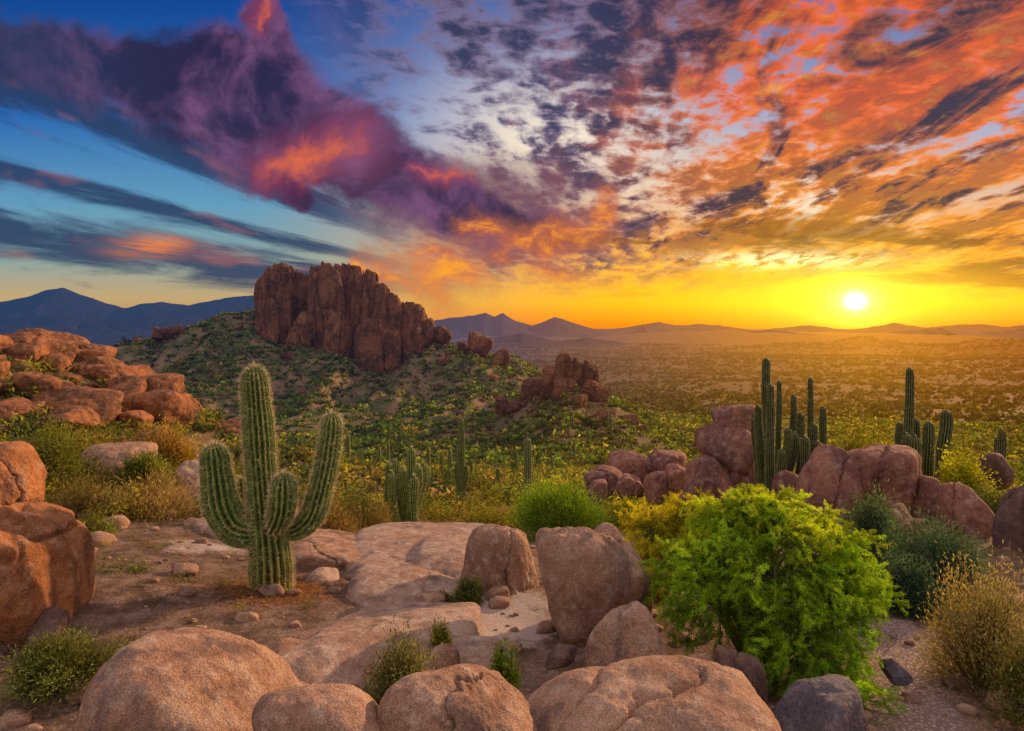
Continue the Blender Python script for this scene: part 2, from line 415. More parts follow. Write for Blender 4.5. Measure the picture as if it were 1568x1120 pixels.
slab(-4.7,12.2,.22,1.1,.8,.35,58,cracks=1)
slab(-5.6,14.0,.25,1.2,.9,.4,59,mat=M_PINK)
slab(-1.9,6.3,.18,.7,.9,.4,60,mat=M_PINK)
# right
group('stacked_boulders',[(1085,1158,617,668,22.5),(1068,1152,645,715,22),(1052,1125,695,775,21.5),(1100,1165,690,785,21.8),(1040,1090,730,785,21),(1130,1170,640,700,22.8)],M_RED,500,sub=6,k=9,cracks=1,planes=9)
group('boulder_group',[(893,960,715,765,30),(930,990,690,740,32),(985,1055,690,735,30),(985,1040,720,765,27),(940,985,728,768,28),(1020,1060,712,755,26),(900,930,735,770,26)],M_RED,540,sub=6,k=9,cracks=1,planes=9)
R_(1215,1322,680,810,17.5,M_RED,61,sub=6,k=9,cracks=1)
R_(1255,1414,680,810,18,M_RED,62,sub=6,k=9,cracks=2)
R_(1392,1450,728,790,17,M_RED,63,sub=5,k=7)
R_(1432,1528,738,835,15,M_RED,64,sub=6,k=8,cracks=1)
R_(1518,1640,735,880,13.2,M_DARK,65,sub=6,k=8,cracks=1)
R_(1497,1553,693,745,20,M_DARK,66,sub=5,k=7)
R_(1340,1400,770,825,15,M_RED,67,sub=5)
R_(1180,1235,720,790,18,M_RED,69,sub=5,cracks=1)
R_(1345,1398,1008,1032,6.6,M_GREY,68,sub=5,name='pale_stone')
# scattered stones
a=Acc(); r3=np.random.default_rng(5)
for q in range(1100):
    y=r3.uniform(4.5,20); x=r3.uniform(-.8,.8)*y
    s=r3.choice([.018,.04,.09],p=[.6,.3,.1])*r3.uniform(.7,1.4)*(1+y/20)
    V,Fc=boulder((x,y,tz(x,y)+s*.25),(s*1.3,s,s*.7),3000+q,sub=3,k=10)
    a.add(V,Fc,(1,1,1))
a.obj('scattered_stones',M_PINK,col=False)

# ---------------------------------------------------------------- cacti
def spline(P,n):
    P=np.asarray(P,float); Q=np.vstack([2*P[0]-P[1],P,2*P[-1]-P[-2]])
    L=np.concatenate([[0],np.cumsum(np.linalg.norm(np.diff(P[:,:3],axis=0),axis=1))])
    t=np.linspace(0,L[-1],n); out=[]
    for tt in t:
        s=min(np.searchsorted(L,tt,side='right')-1,len(P)-2); f=(tt-L[s])/(L[s+1]-L[s])
        p0,p1,p2,p3=Q[s:s+4]
        out.append(.5*((2*p1)+(-p0+p2)*f+(2*p0-5*p1+4*p2-p3)*f*f+(-p0+3*p1-3*p2+p3)*f**3))
    return np.array(out),L[-1]
def stem(acc,P4,ribs=16,spr=6,step=.03,amp=.15,spines=True,sp_len=.05,base_tan=False,green=(.085,.17,.04),nsp=4,spw=.09):
    P4=np.asarray(P4,float)
    L=np.linalg.norm(np.diff(P4[:,:3],axis=0),axis=1).sum(); n=max(int(L/step),14)
    S,L=spline(P4,n); P=S[:,:3]; rr=S[:,3]*.9
    T=unit(np.gradient(P,axis=0)); N=np.zeros_like(P); v=unit(np.cross(T[0],[0.05,1,.1]))
    for q in range(n):
        v=unit(v-T[q]*np.dot(v,T[q])); N[q]=v
    Bn=np.cross(T,N)
    s=np.linspace(0,L,n); de=L-s; rt=rr[-1]*1.25
    dome=np.sqrt(np.clip(1-np.clip(1-de/rt,0,1)**2,0,1)); rr=np.maximum(rr*dome,.002)
    m=ribs*spr; th=np.linspace(0,2*np.pi,m,endpoint=False)
    rid=np.abs(np.cos(th*ribs/2))**.9
    wob=1+.025*np.sin(s*7+P4[0,0]*9)+.015*np.sin(s*19)
    rad=rr[:,None]*(1-amp+amp*2*(rid[None]-.4))*wob[:,None]
    V=P[:,None]+rad[...,None]*(np.cos(th)[None,:,None]*N[:,None]+np.sin(th)[None,:,None]*Bn[:,None])
    i=np.arange(n-1)[:,None]*m; j=np.arange(m)[None]; k=(j+1)%m
    Fc=np.stack([i+j,i+k,i+m+k,i+m+j],-1).reshape(-1,4)
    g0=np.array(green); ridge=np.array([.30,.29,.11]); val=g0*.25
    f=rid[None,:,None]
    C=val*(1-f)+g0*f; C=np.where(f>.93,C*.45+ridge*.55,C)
    C=np.broadcast_to(C,V.shape).copy()
    if base_tan:
        b=np.clip(1-s/1.2,0,1)[:,None,None]; C=C*(1-.7*b)+np.array([.30,.20,.06])*.7*b*(.25+.75*f)
        b=np.clip(1-s/.25,0,1)[:,None,None]; C=C*(1-b)+np.array([.20,.10,.05])*b
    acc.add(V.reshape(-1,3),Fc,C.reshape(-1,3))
    if spines:
        idx=np.where(np.isclose(rid,1,atol=1e-3))[0]
        for q in range(nsp):
            rows=np.arange(q%2,n,2 if nsp>2 else 1)
            B0=V[rows][:,idx].reshape(-1,3); out=unit(B0-np.repeat(P[rows],len(idx),0))
            out=unit(out+np.repeat(T[rows]*(1-dome[rows,None]),len(idx),0))
            dr=unit(out+rng.normal(size=out.shape)*.6)
            l=sp_len*rng.uniform(.5,1,len(B0))*(1+.4*np.repeat(1-dome[rows],len(idx)))
            vv,ff,cc=leaves(B0+dr*(l*.5)[:,None],l*.5,spw,np.array([.74,.64,.42])*rng.uniform(.6,1.15,(len(B0),1)),axis=dr*20)
            acc.add(vv,ff,cc)
def path(lst,d):
    out=[]
    for e in lst:
        dd=d+(e[3] if len(e)>3 else 0); p=sv(e[0],e[1],dd); out.append([*p,e[2]/F*dd])
    return out
a=Acc(); d=9.0
kw=dict(step=.022,nsp=8,sp_len=.07,spw=.06)
stem(a,path([(417,955,35),(416,900,34),(414,850,34),(408,790,29),(401,730,25),(396,660,25),(391,600,23),(388,561,19)],d),ribs=19,base_tan=True,**kw)
stem(a,path([(408,814,16),(385,818,24),(358,808,28),(340,775,29),(333,735,27),(329,700,24),(326,680,20)],d-.05),ribs=17,**kw)
stem(a,path([(430,810,16),(455,810,19),(478,790,20),(491,750,20),(500,710,19),(507,665,18),(509,633,15)],d+.02),ribs=15,**kw)
stem(a,path([(415,806,14,0),(424,800,19,-.18),(432,780,22,-.26),(434,750,21,-.28),(435,724,17,-.28)],d),ribs=15,**kw)
stem(a,path([(400,800,10,0),(384,790,13,.18),(375,768,14,.24),(371,733,11,.26)],d),ribs=12,**kw)
a.obj('saguaro_cactus',M_CACT)
def cluster(name,stems,d,**kw):
    a=Acc()
    for s in stems:
        tx,ty,bx,by,w=s[:5]; off=s[5] if len(s)>5 else 0
        dd=d+off
        if abs(tx-bx)>w*1.2:
            pts=[(bx,by,w*.35),(bx+(tx-bx)*.6,by-(by-ty)*.12,w*.48),(tx,by-(by-ty)*.35,w*.5),(tx,by-(by-ty)*.7,w*.5),(tx,ty,w*.42)]
        else: pts=[(bx,by+8,w*.5),(bx+(tx-bx)*.4,by-(by-ty)*.4,w*.52),(tx,by-(by-ty)*.75,w*.5),(tx,ty,w*.42)]
        stem(a,path(pts,dd),**kw)
    return a.obj(name,M_CACT)
kw=dict(ribs=12,spr=4,step=.08,nsp=2,sp_len=.07)
cluster('organ_pipe_cactus',[(596,708,620,812,15),(606,706,622,812,15,-.3),(617,715,624,815,16,-.5),(630,685,627,818,16,0),(640,712,630,815,16,-.4),(648,708,632,812,14,.3),(601,722,622,815,14,-.7),(634,728,630,818,15,-.8)],17,green=(.13,.22,.05),**kw)
kw=dict(ribs=12,spr=4,step=.12,nsp=1,sp_len=.07)
cluster('saguaro_cactus',[(706,640,705,795,12),(714,712,706,780,8),(699,708,705,778,8)],33,green=(.11,.17,.06),**kw)
cluster('saguaro_cactus',[(808,670,808,770,13)],42,green=(.16,.22,.12),**kw)
cluster('saguaro_cactus',[(653,710,652,785,9)],36,**kw)
for (x,t,b,w,dd) in [(676,695,745,7,55),(762,716,790,8,42),(757,735,788,6,42),(722,703,762,6,50),(740,728,770,5,50),(688,718,765,6,46)]:
    cluster('saguaro_cactus',[(x,t,x,b,w)],dd,green=(.12,.17,.06),**kw)
a=Acc(); r5=np.random.default_rng(3)
for q in range(34):
    y=r5.uniform(60,240)**1.0; x=r5.uniform(-.42,.34)*y; z=tz(x,y); h=r5.uniform(1.6,4.8); w_=.18+.02*h
    stem(a,[[x,y,z-.3,w_],[x,y,z+h*.5,w_*1.1],[x,y,z+h,w_*.85]],ribs=8,spr=3,step=.3,spines=False,green=(.11,.15,.055))
    if r5.random()<.4:
        sg=r5.choice([-1,1]); stem(a,[[x,y,z+h*.4,w_*.5],[x+sg*.7,y,z+h*.42,w_*.7],[x+sg*.85,y,z+h*.8,w_*.6]],ribs=8,spr=3,step=.2,spines=False,green=(.11,.15,.055))
a.obj('distant_saguaros',M_CACT)
kw=dict(ribs=13,spr=4,step=.06,nsp=2,sp_len=.06)
cluster('columnar_cactus',[(1173,548,1180,770,15,0),(1180,588,1178,770,13,-.3),(1161,620,1168,762,13,.2),(1156,632,1165,762,13,.5),(1193,582,1190,760,9,.6),(1206,655,1190,762,14,-.4),
 (1215,604,1205,760,11,.7),(1226,632,1208,760,14,.2),(1241,578,1225,755,10,.8),(1260,622,1245,745,12,1.0),(1246,648,1228,755,14,.3),(1216,662,1200,762,15,-.2),(1233,668,1212,765,15,-.5),(1196,688,1190,766,14,-.7),(1252,676,1236,760,14,.1)],19.5,green=(.045,.085,.035),**kw)
cluster('columnar_cactus',[(1393,563,1388,752,14,0),(1377,646,1380,752,13,.2),(1402,640,1398,752,13,.4),(1422,645,1418,755,18,-.1),(1449,628,1440,730,19,1.2),(1388,664,1390,755,14,-.4),(1401,668,1402,755,20,-.6)],20,green=(.045,.085,.035),**kw)
cluster('columnar_cactus',[(1534,657,1532,735,13,0),(1527,670,1530,735,10,.2)],24,green=(.045,.085,.035),**kw)

# ---------------------------------------------------------------- shrubs
def bush(name,x0,x1,yt,yb,d,col,col2,n=9000,ls=.03,asp=.28,clumps=60,dep=.9,up=0.,tight=.16,droop=0.,stems=True):
    w=(x1-x0)/2*d/F; zt=(500-yt)/F*d; zb=(500-yb)/F*d; cx=((x0+x1)/2-784)/F*d
    zb=min(zb,tz(cx,d)+.05,zt-.1); H=zt-zb
    base=np.array([cx,d,zb])
    dirs=unit(rng.normal(size=(clumps,3))); dirs[:,2]=np.abs(dirs[:,2])*1.1-.25
    rr=rng.uniform(.55,1.,(clumps,1))**.7
    lump=.7+.6*rng.random((clumps,1))
    cc=base+np.array([0,0,H*.28])+dirs*rr*lump*np.array([w*.88,w*dep*.88,H*.66])
    cc[:,2]=np.clip(cc[:,2],base[2]+.04*H,zt-.05*H)
    a=Acc()
    k=rng.integers(0,clumps,n)
    sp=np.array([w,w*dep,H*.8])*tight
    off=rng.normal(size=(n,3))*sp
    P=cc[k]+off
    P[:,2]=np.maximum(P[:,2],base[2]-.02)
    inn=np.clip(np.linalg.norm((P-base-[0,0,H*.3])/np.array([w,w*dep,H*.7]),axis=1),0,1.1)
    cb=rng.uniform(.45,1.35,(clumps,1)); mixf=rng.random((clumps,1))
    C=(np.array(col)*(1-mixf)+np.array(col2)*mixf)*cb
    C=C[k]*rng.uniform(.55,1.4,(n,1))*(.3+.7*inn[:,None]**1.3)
    axis=None
    if up: axis=unit(P-base)*up
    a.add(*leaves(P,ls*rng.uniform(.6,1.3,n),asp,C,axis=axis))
    if stems:
        for q in range(min(clumps,70)):
            e=cc[q]; m=base*.5+e*.5+rng.normal(size=3)*.05*w+np.array([0,0,.04*H])
            b0=base+rng.normal(size=3)*[.06*w,.06*w,0]-[0,0,.08]
            S,_=spline(np.array([[*b0,.018*w+.004],[*m,.010*w+.003],[*e,.003*w+.001]]),7)
            V,Fc=tube(S[:,:3],S[:,3],5); a.add(V,Fc,(.10,.075,.05))
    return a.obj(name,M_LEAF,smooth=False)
G1=(.28,.36,.025);G2=(.11,.23,.02);YG=(.42,.39,.03);OL=(.15,.16,.05);BR=(.28,.17,.08);BG=(.07,.13,.09);DRY=(.36,.28,.14)
LIME=(.33,.47,.03);LIME2=(.13,.27,.02);LIMET=(.48,.52,.04)
def paloverde():
    a=Acc(); base=np.array([2.55,7.2,tz(2.55,7.2)])
    lobes=[(1185,850,128,100,7.1),(1105,910,100,85,6.9),(1255,930,88,105,6.9),(1115,800,60,45,7.5),(1275,850,58,60,7.3),(1215,990,95,80,6.6),(1270,1055,72,70,6.4),(1055,875,58,58,7.3),(1180,785,45,32,7.4),(1020,830,55,45,8.2),(1000,812,40,35,8.4),(1060,792,45,35,8.2),(1235,815,40,30,7.4),(1145,772,25,24,7.5),(1305,900,42,48,7.2)]
    for (px,py,rx,rz,d) in lobes:
        c=sv(px,py,d); wx=rx/F*d; wz=rz/F*d; npl=int(24+rx*.7)
        far=d>8
        dirs=unit(rng.normal(size=(npl,3)))
        rad_=rng.uniform(.5,1.0,(npl,1)); rad_[rng.random(npl)<.15]*=1.18
        tips=c+dirs*np.array([wx*.84,wx*.72,wz*.84])*rad_
        for q_,t_ in enumerate(tips):
            out=t_-c; out[2]=0; out=out/(np.linalg.norm(out)+.05)
            l=rng.uniform(.13,.36)
            up_=np.clip(dirs[q_,2]+.10,-1,1)
            dz=l*(rng.uniform(-.35,.4)*up_ if up_>0 else rng.uniform(.5,1.3)*up_-.25)
            m=t_+out*l*.3+np.array([0,0,.05]); e=t_+out*l*.75+np.array([0,0,dz])
            st=c*.55+t_*.45
            S,_=spline(np.array([st,m,e]),16)
            V,Fc=tube(S,np.linspace(.006,.0015,16),4); a.add(V,Fc,(.14,.17,.05))
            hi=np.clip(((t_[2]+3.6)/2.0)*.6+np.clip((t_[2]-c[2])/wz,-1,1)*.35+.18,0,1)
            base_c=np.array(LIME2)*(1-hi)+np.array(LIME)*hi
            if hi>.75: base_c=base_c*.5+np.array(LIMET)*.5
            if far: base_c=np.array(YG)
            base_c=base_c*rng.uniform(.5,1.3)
            for sb in range(7):
                i_=rng.integers(5,16); p0=S[i_]; dv_=unit((S[15]-S[5])+rng.normal(size=3)*.22*l*3)
                p1=p0+dv_*rng.uniform(.06,.15)-np.array([0,0,rng.uniform(0,.04)])
                n=int(85*l/.26); tt=rng.random((n,1)); P=p0*(1-tt)+p1*tt+rng.normal(size=(n,3))*.010
                C=base_c*rng.uniform(.55,1.5,(n,1))
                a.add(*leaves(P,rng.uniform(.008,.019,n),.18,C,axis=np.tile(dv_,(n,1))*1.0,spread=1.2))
        S,_=spline(np.array([[*(base-[0,0,.1]),.05],[*(base*.5+c*.5+[0,.05,.1]),.035],[*c,.012]]),10)
        V,Fc=tube(S[:,:3],S[:,3],7); a.add(V,Fc,(.12,.13,.05))
        n=2600 if rx>80 else 900
        P=c+unit(rng.normal(size=(n,3)))*rng.random((n,1))**.5*np.array([wx,wx*.8,wz])*.75
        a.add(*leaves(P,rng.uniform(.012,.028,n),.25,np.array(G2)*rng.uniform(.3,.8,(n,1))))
        for q in range(10):
            e=tips[q]; S,_=spline(np.array([[*(base*.3+c*.7),.016],[*(c*.6+e*.4+[0,0,.05]),.010],[*e,.003]]),8)
            V,Fc=tube(S[:,:3],S[:,3],5); a.add(V,Fc,(.13,.12,.06))
    a.obj('palo_verde_tree',M_LEAF,smooth=False)
paloverde()
bush('green_shrub',788,926,736,832,15.0,(.22,.33,.03),(.12,.24,.03),n=26000,ls=.045,asp=.13,clumps=110,up=1.4)
bush('yellow_shrub',925,988,762,812,17,YG,G1,n=5000,ls=.05)
bush('sage_shrub',1285,1400,765,900,11,BG,(.10,.17,.08),n=16000,ls=.035,asp=.2,clumps=80,up=.8)
bush('sage_shrub',1360,1505,790,930,10,BG,(.06,.12,.09),n=20000,ls=.032,asp=.2,clumps=90,up=.8)
bush('sage_shrub',1330,1440,850,960,9,(.05,.09,.06),BG,n=12000,ls=.03,asp=.2,up=.8)
bush('dry_shrub',1425,1600,875,1090,7.0,OL,DRY,n=22000,ls=.022,asp=.2,clumps=110,up=1.2)
bush('dry_shrub',1530,1680,960,1130,6.0,OL,(.10,.12,.05),n=12000,ls=.022,asp=.2,clumps=70,up=1.2)
bush('yellow_shrub',1430,1512,680,758,19,YG,G1,n=8000,ls=.05)
bush('yellow_shrub',1275,1345,628,690,26,YG,OL,n=7000,ls=.07)
bush('yellow_shrub',1330,1385,645,690,27,YG,OL,n=5000,ls=.07)
bush('brown_brush',65,190,735,840,12.5,BR,OL,n=15000,ls=.045,asp=.1,clumps=80,up=1.5)
bush('brown_brush',150,306,730,838,13,BR,DRY,n=22000,ls=.045,asp=.1,clumps=100,up=1.5)
bush('brown_brush',455,560,762,870,13,OL,BR,n=14000,ls=.045,asp=.12,clumps=70,up=1.2)
bush('brown_brush',520,612,770,842,15,OL,BR,n=9000,ls=.045,asp=.12,clumps=60,up=1.2)
bush('green_shrub',100,190,788,870,11,(.16,.2,.04),OL,n=9000,ls=.03,up=1)
bush('green_shrub',140,252,862,946,9.2,(.15,.2,.05),OL,n=12000,ls=.025,up=1)
bush('green_shrub',232,338,890,950,9.0,(.16,.17,.05),OL,n=9000,ls=.025,up=1)
bush('green_shrub',240,292,852,892,10.2,OL,DRY,n=4000,ls=.025,up=1)
bush('green_shrub',15,172,980,1058,6.3,(.14,.17,.05),OL,n=12000,ls=.02,up=1)
bush('sage_shrub',540,684,972,1050,5.6,(.17,.18,.09),OL,n=14000,ls=.017,up=1)
bush('green_shrub',655,694,948,984,6.9,YG,OL,n=2500,ls=.018,up=1)
bush('green_shrub',745,800,978,1008,6.2,(.13,.24,.04),G1,n=2500,ls=.02,up=1)
bush('green_shrub',696,742,885,925,8.8,(.10,.15,.06),OL,n=3500,ls=.02,up=1)
bush('green_shrub',665,698,905,935,8.6,(.12,.13,.06),OL,n=2000,ls=.02,up=1)
bush('dry_grass',350,385,880,915,9.6,BR,DRY,n=1500,ls=.03,up=2,asp=.08)
bush('dry_grass',560,600,870,892,10,OL,DRY,n=1200,ls=.025,up=2,asp=.08)
bush('dry_grass',160,205,838,870,11,BR,DRY,n=2500,ls=.03,up=2,asp=.08)
bush('green_shrub',-20,140,655,740,14,(.14,.19,.03),OL,n=14000,ls=.04,up=1)
bush('green_shrub',60,170,640,705,20,(.16,.2,.03),(.3,.2,.05),n=10000,ls=.05,up=1)
bush('orange_brush',170,300,655,712,20,(.34,.19,.05),(.22,.2,.04),n=14000,ls=.05,up=1)
bush('green_shrub',180,262,695,748,15,(.16,.22,.03),OL,n=8000,ls=.04,up=1)
bush('green_shrub',1475,1600,745,800,17,(.08,.13,.05),OL,n=6000,ls=.04)
# litter round the big cactus
n=4000; th=rng.uniform(0,6.28,n); r_=np.abs(rng.normal(size=n))*.5+.15
X=-3.15+np.cos(th)*r_*1.1; Y=9+np.sin(th)*r_; Pn=np.stack([X,Y,terrain(X,Y)+.015],-1)
ax=np.stack([np.cos(th*7),np.sin(th*7),rng.normal(size=n)*.15],-1)
V,Fc,C=leaves(Pn,rng.uniform(.015,.05,n),.12,np.array([.27,.14,.07])*rng.uniform(.3,1.3,(n,1)),axis=ax*6)
mk('plant_litter',V,Fc,M_LEAF,C,False)

# ---------------------------------------------------------------- scattered desert scrub
def scrub(name,X,Y,S,M,ls,mat,pal,pw,asp=.55,flat=.75):
    n=len(X); Z=terrain(X,Y); k=np.repeat(np.arange(n),M)
    dr=unit(rng.normal(size=(n*M,3))); dr[:,2]=np.abs(dr[:,2])
    off=dr*(rng.random((n*M,1))**.45)*S[k][:,None]*np.array([1,1,flat])
    lob=1+.35*np.sin(dr[:,:1]*5+k[:,None])*np.cos(dr[:,1:2]*6+k[:,None]*1.7)
    P=np.stack([X,Y,Z],-1)[k]+off*lob
    c=np.array(pal)[rng.choice(len(pal),n,p=pw)]*rng.uniform(.5,1.35,(n,1))
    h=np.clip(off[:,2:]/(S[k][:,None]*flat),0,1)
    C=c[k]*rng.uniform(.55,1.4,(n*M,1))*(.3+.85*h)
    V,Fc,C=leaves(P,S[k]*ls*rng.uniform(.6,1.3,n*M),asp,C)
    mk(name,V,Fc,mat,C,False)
def polar(n,r0,r1,a0,a1,pw=1.0):
    az=np.radians(rng.uniform(a0,a1,n)); r=(r0**pw+(r1**pw-r0**pw)*rng.random(n))**(1/pw)
    return r*np.sin(az),r*np.cos(az)
pal=[(.20,.22,.03),(.07,.11,.03),(.34,.31,.04),(.22,.14,.06),(.09,.12,.06),(.30,.22,.10)]
X,Y=polar(360,5.2,15,-40,40,1.4); f=~((np.abs(X+.9)<1.3)&(Y<13)); X,Y=X[f],Y[f]
scrub('grass_tufts',X,Y,rng.uniform(.05,.17,len(X)),130,.16,M_LEAF,pal,[.2,.1,.15,.15,.15,.25],.12,1.0)
X,Y=polar(1150,14,34,-40,40,1.2); f=~((np.abs(X)<3.2)&(Y<16))&~((X>5)&(X<15)&(Y<22)); X,Y=X[f],Y[f]
scrub('desert_scrub',X,Y,rng.uniform(.2,.8,len(X)),360,.07,M_LEAF,pal,[.28,.16,.24,.10,.12,.10],.25,.9)
X,Y=polar(4600,34,130,-44,44,1.3)
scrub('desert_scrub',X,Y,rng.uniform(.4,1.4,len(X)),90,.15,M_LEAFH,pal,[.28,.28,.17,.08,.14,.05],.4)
X,Y=polar(30000,120,345,-42,40,1.6); cl=fb2(X/14,Y/14,3,77)
f=(cl>.43)|(rng.random(len(X))<.4); X,Y=X[f],Y[f]
scrub('hillside_scrub',X,Y,rng.uniform(.5,1.9,len(X)),16,.34,M_LEAFH,[(.12,.19,.03),(.05,.09,.02),(.25,.26,.04),(.15,.12,.05)],[.42,.30,.20,.08])
X,Y=polar(28000,330,3500,-40,40,.9); cl=fb2(X/90,Y/90,3,78)
f=(cl>.42)|(rng.random(len(X))<.3); X,Y=X[f],Y[f]
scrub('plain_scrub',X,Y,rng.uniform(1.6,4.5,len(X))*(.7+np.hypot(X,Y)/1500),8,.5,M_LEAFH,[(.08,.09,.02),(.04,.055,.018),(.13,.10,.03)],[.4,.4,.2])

# ---------------------------------------------------------------- world sky
w=bpy.data.worlds.new('World'); bpy.context.scene.world=w; w.use_nodes=True; w.node_tree.nodes.clear(); g=G(w.node_tree)
try: w.cycles.sampling_method='NONE'
except Exception: pass
D=E(g,g.nt.nodes.new('ShaderNodeTexCoord').outputs['Generated']); D=g.vm('NORMALIZE',D)
x,y,z=g.sep(D); yc=g.m('MAXIMUM',y,.2); u=x/yc; v=g.m('MAXIMUM',z/yc,0.0)
inv=1.0/(v+.07); across=(u-.13)*inv; lg=g.m('LOGARITHM',inv,2.71828)
Pc=g.comb(across,inv,0.0)
Pk=g.comb(across,lg*2.1,0.0)
uv=g.comb(u,v,0.0)
# clear sky
left=g.ramp(v*2.0,[(0,(.55,.22,.10)),(.08,(.55,.38,.17)),(.2,(.25,.38,.36)),(.36,(.12,.33,.50)),(.62,(.02,.14,.45)),(1,(.004,.05,.27))])
right=g.ramp(v*2.0,[(0,(.95,.22,.004)),(.07,(1,.46,.006)),(.18,(1,.46,.02)),(.30,(.90,.42,.10)),(.44,(.68,.48,.40)),(.6,(.40,.42,.58)),(1,(.06,.13,.38))])
col=g.mix(g.ss(u,-.42,.18),left,right)
# high layer : altocumulus and lit bands
band=g.noise(g.vm('MULTIPLY',Pc,(1.25,.40,1)),1.5,6,.60,.6)
cell=g.noise(Pk,8.0,5,.66,.5)
Pv=g.vm('ADD',Pk,g.vm('SCALE',g.vm('SUBTRACT',g.noise(Pk,4,4,.62,col=True),(.5,.5,.5)),scale=.45))
puff=1.0-g.voro(g.vm('MULTIPLY',Pv,(1,1,0)),7.5,'F1','2D')*1.15
big=g.noise(g.vm('MULTIPLY',Pc,(1.0,.55,1)),.9,4,.55,.3)
reg=g.ss(u+(v-.25)*.35+(big-.5)*.3,-.30,-.02)*g.ss(v+(band-.5)*.1,.035,.11)
om=g.ss(u+(big-.5)*.5-(v-.25)*.1,.0,.36)
dn=band*.56+cell*.32+puff*.12+om*.045+g.ss(v,.28,.48)*.03
dens=g.ss(dn,.425,.535)*reg
lb=g.noise(g.vm('MULTIPLY',Pc,(1.5,.42,1)),2.1,6,.62,.8)
lit=g.ss(lb*.76+cell*.24+om*.10-g.ss(v,.1,.5)*.04,.49,.60)
core=g.ss(dn,.485,.60)
darkc=g.mix(om,g.mix(core,(.20,.15,.26),(.035,.038,.095)),g.mix(core,(.34,.09,.04),(.034,.020,.042)))
litc=g.mix(om,g.mix(g.ss(v,.1,.3),(.85,.22,.05),(.52,.15,.16)),g.mix(g.ss(v,.08,.36),(1.0,.36,.004),(.95,.14,.005)))
litc=g.mix(g.ss(cell,.52,.70)*om*.7,litc,(1.0,.45,.03))
cc=g.mix(lit*g.m('MAXIMUM',om,.32)*(1.0-core*.50),darkc,litc)
col=g.mix(dens*.96,col,cc)
# bright rippled gaps
gapm=g.gauss(u,v,.07,.27,.16,.10)+g.gauss(u,v,.44,.19,.18,.05)
col=g.mix(g.clamp(g.ss(1.0-dn,.44,.59)*gapm*.95),col,(1.0,.84,.62))
# left radial streaks
rho=.13-u; q=(v-.02)/g.m('MAXIMUM',rho,.05)
sn=g.noise(g.comb(q*9.0,rho*1.6,3.0),2.2,6,.65,.4)
qb=g.m('EXPONENT',((q-.385)/.045)*((q-.385)/.045)*-1.0)+g.m('EXPONENT',((q-.235)/.026)*((q-.235)/.026)*-1.0)*.95+g.m('EXPONENT',((q-.14)/.045)*((q-.14)/.045)*-1.0)*.9
sd=g.ss(qb*.42+sn*.95,.54,.82)*(1.0-g.ss(u,-.30,-.10))
sc=g.mix(g.ss(g.noise(g.comb(q*8.0,rho*4.0,9.0),2.0,4),.52,.72)*.6,(.022,.045,.12),(.34,.10,.10))
sc=g.mix(g.clamp(g.gauss(u,v,-.53,.118,.05,.014)*g.ss(sn,.35,.6)*1.6),sc,(1.0,.24,.02))
col=g.mix(sd*.92,col,sc)
# mauve veil joining the cumulus to the bands
col=g.mix(g.ss(g.gauss(u,v,-.06,.185,.19,.08)+(band-.5)*1.2,.20,.8)*.85,col,g.mix(big,(.06,.03,.07),(.30,.12,.15)))
# large purple cumulus
wn=g.noise(uv,8,6,.62,.2,col=True); wn2=g.noise(uv,2.6,2,.5,col=True)
Pw=g.vm('ADD',uv,g.vm('ADD',g.vm('SCALE',g.vm('SUBTRACT',wn,(.5,.5,.5)),scale=.12),g.vm('SCALE',g.vm('SUBTRACT',wn2,(.5,.5,.5)),scale=.07)))
Pw=g.vm('MULTIPLY',Pw,(1,1,0))
def capsules(segs,P):
    mxv=None
    for A_,B_ in segs:
        ba=(B_[0]-A_[0],B_[1]-A_[1],0); l2=ba[0]**2+ba[1]**2
        pa=g.vm('SUBTRACT',P,(A_[0],A_[1],0)); t=g.clamp(g.vm('DOT_PRODUCT',pa,ba)/l2)
        dd=g.vm('LENGTH',g.vm('SUBTRACT',pa,g.vm('SCALE',ba,scale=t)))
        val=1.0-dd/(t*(B_[2]-A_[2])+A_[2])
        mxv=val if mxv is None else g.m('MAXIMUM',mxv,val)
    return mxv
pts=[(-.82,.42,.05),(-.56,.385,.065),(-.40,.335,.105),(-.28,.275,.09),(-.138,.20,.065),(-.02,.15,.05),(.085,.125,.03)]
mxv=capsules(list(zip(pts[:-1],pts[1:]))+[((-.375,.445,.035),(-.36,.36,.075)),((-.32,.24,.07),(-.29,.185,.025))],Pw)
cd=g.ss(mxv,-.15,.35)
pn=g.noise(g.vm('ADD',Pw,uv),4.2,6,.62,.3)
pc=g.mix(g.ss(pn+mxv*.10,.36,.64),(.20,.08,.19),(.024,.016,.055))
pc=g.mix((1.0-g.ss(u,-.75,-.45))*.75,pc,(.02,.04,.11))
hm1=capsules([((-.34,.235,.05),(-.235,.262,.06)),((-.15,.225,.02),(-.07,.235,.025)),((-.385,.43,.02),(-.365,.47,.03))],Pw)
hf=g.ss(hm1*.55+(pn-.5)*1.6,-.30,.95)
pc=g.mix(hf*.9,pc,g.mix(g.ss(hf,.3,.95),(.40,.06,.14),(.95,.17,.04)))
col=g.mix(cd*.96,col,pc)
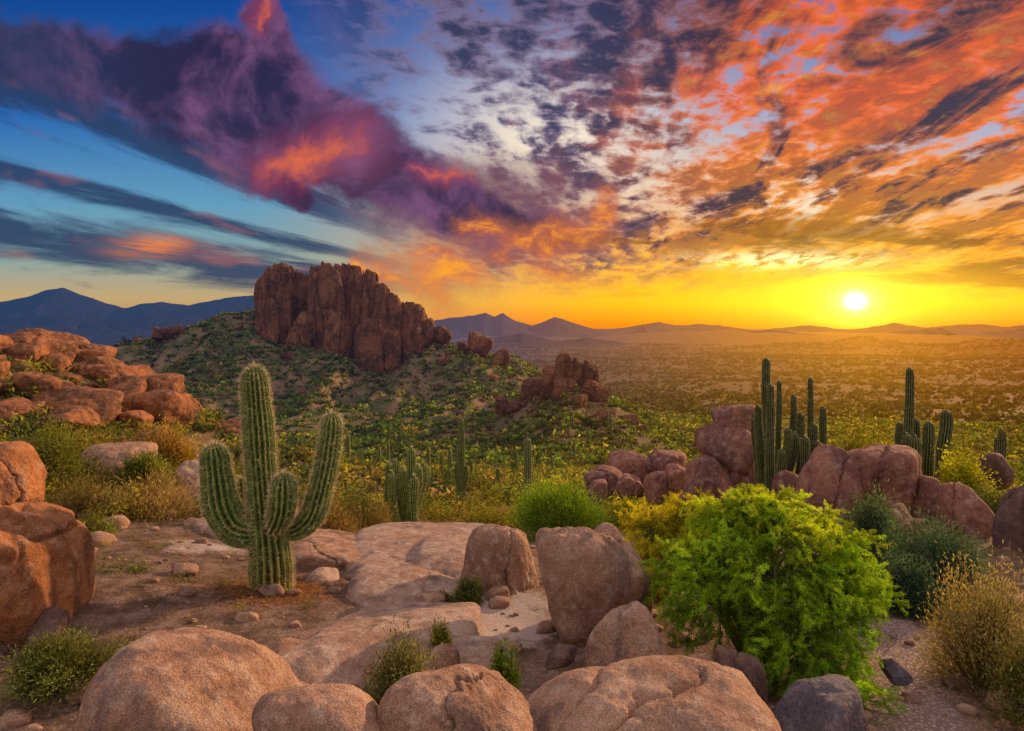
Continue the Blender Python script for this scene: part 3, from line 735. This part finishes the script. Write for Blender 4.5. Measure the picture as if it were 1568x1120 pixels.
# curl of lit cloud at the cumulus tip : broad soft rose glow with streaked orange inside
fm=capsules([((-.06,.140,.03),(.04,.115,.045)),((.04,.115,.045),(.095,.13,.045)),((.095,.13,.045),(.115,.185,.018)),((-.22,.095,.02),(-.08,.080,.04))],g.vm('ADD',Pw,g.vm('SCALE',g.vm('SUBTRACT',wn,(.5,.5,.5)),scale=.06)))
fn=g.noise(g.vm('MULTIPLY',g.vm('ADD',Pw,uv),(1,2.2,1)),9,6,.68,.6)
glow=g.ss(fm,-.7,.9); fl=g.ss(fm*.5+(fn-.5)*2.0,-.05,.85)
col=g.mix(glow*.60,col,(.50,.15,.07))
col=g.mix(fl*glow*.95,col,g.mix(g.ss(fl,.2,.9),(.85,.17,.03),(1.0,.36,.02)))
# low dark bars near sun
bars=g.ss(g.noise(g.vm('MULTIPLY',uv,(1,7,1)),3.2,6,.62,.3),.48,.58)*g.ss(v,.035,.06)*(1.0-g.ss(v,.12,.19))*g.ss(u,.05,.22)
col=g.mix(bars*.85,col,(.22,.065,.008))
# glow around the setting sun
su=.503; sv2=.037
gl=g.gauss(u,v,su,sv2+.005,.34,.045)*.75
hal=g.gauss(u,v,su,sv2,.16,.085)*.45+g.gauss(u,v,su,sv2,.06,.035)*1.0
gcol=g.vm('SCALE',(1.0,.50,.003),scale=gl); hcol=g.vm('SCALE',(1.0,.72,.06),scale=hal)
dsc=g.vm('SCALE',(1.0,.85,.45),scale=g.gauss(u,v,su,sv2,.012,.009)*6.0+g.gauss(u,v,su,sv2,.030,.020)*.7+g.gauss(u,v,.40,.098,.13,.012)*g.ss(cell,.35,.6)*1.2)
col=g.vm('ADD',g.vm('ADD',col,gcol),g.vm('ADD',hcol,dsc))
ns=g.nt.nodes.new('ShaderNodeTexSky'); ns.sky_type='NISHITA'; ns.sun_disc=False; ns.sun_elevation=math.radians(16); ns.sun_rotation=math.radians(48)
# unseen overhead and eastern sky, brightened as added fill light
b=g.m('MAXIMUM',1.0-g.ss(y,-.05,.40),g.ss(z,.50,.70))
bg=g.nt.nodes.new('ShaderNodeBackground'); g.put(bg.inputs[0],col); bg.inputs[1].default_value=1.0
bgo=g.nt.nodes.new('ShaderNodeBackground'); g.put(bgo.inputs[0],(.93,.73,.68)); bgo.inputs[1].default_value=.78
bg2=g.nt.nodes.new('ShaderNodeBackground'); g.nt.links.new(ns.outputs[0],bg2.inputs[0]); bg2.inputs[1].default_value=.0012
mxs=g.nt.nodes.new('ShaderNodeMixShader'); g.put(mxs.inputs[0],b); g.nt.links.new(bg.outputs[0],mxs.inputs[1]); g.nt.links.new(bgo.outputs[0],mxs.inputs[2])
ad=g.nt.nodes.new('ShaderNodeAddShader'); g.nt.links.new(mxs.outputs[0],ad.inputs[0]); g.nt.links.new(bg2.outputs[0],ad.inputs[1])
o=g.nt.nodes.new('ShaderNodeOutputWorld'); g.nt.links.new(ad.outputs[0],o.inputs[0])

# ---------------------------------------------------------------- sun and camera
from mathutils import Vector
el=math.radians(16); azs=math.radians(48)
L=bpy.data.lights.new('sun','SUN'); L.energy=5; L.color=(1,.58,.27); L.angle=math.radians(.8)
so=bpy.data.objects.new('sun',L); bpy.context.scene.collection.objects.link(so)
dv=Vector((math.sin(azs)*math.cos(el),math.cos(azs)*math.cos(el),math.sin(el)))
so.rotation_euler=(-dv).to_track_quat('-Z','Y').to_euler()
cam=bpy.data.cameras.new('camera'); co=bpy.data.objects.new('camera',cam); bpy.context.scene.collection.objects.link(co)
co.location=(0,0,0); co.rotation_euler=(math.radians(90),0,0); cam.lens=24; cam.sensor_width=36; cam.shift_y=-60/1568
cam.clip_start=.1; cam.clip_end=60000
bpy.context.scene.camera=co
vs=bpy.context.scene.view_settings; vs.view_transform='Standard'; vs.look='None'; vs.exposure=0
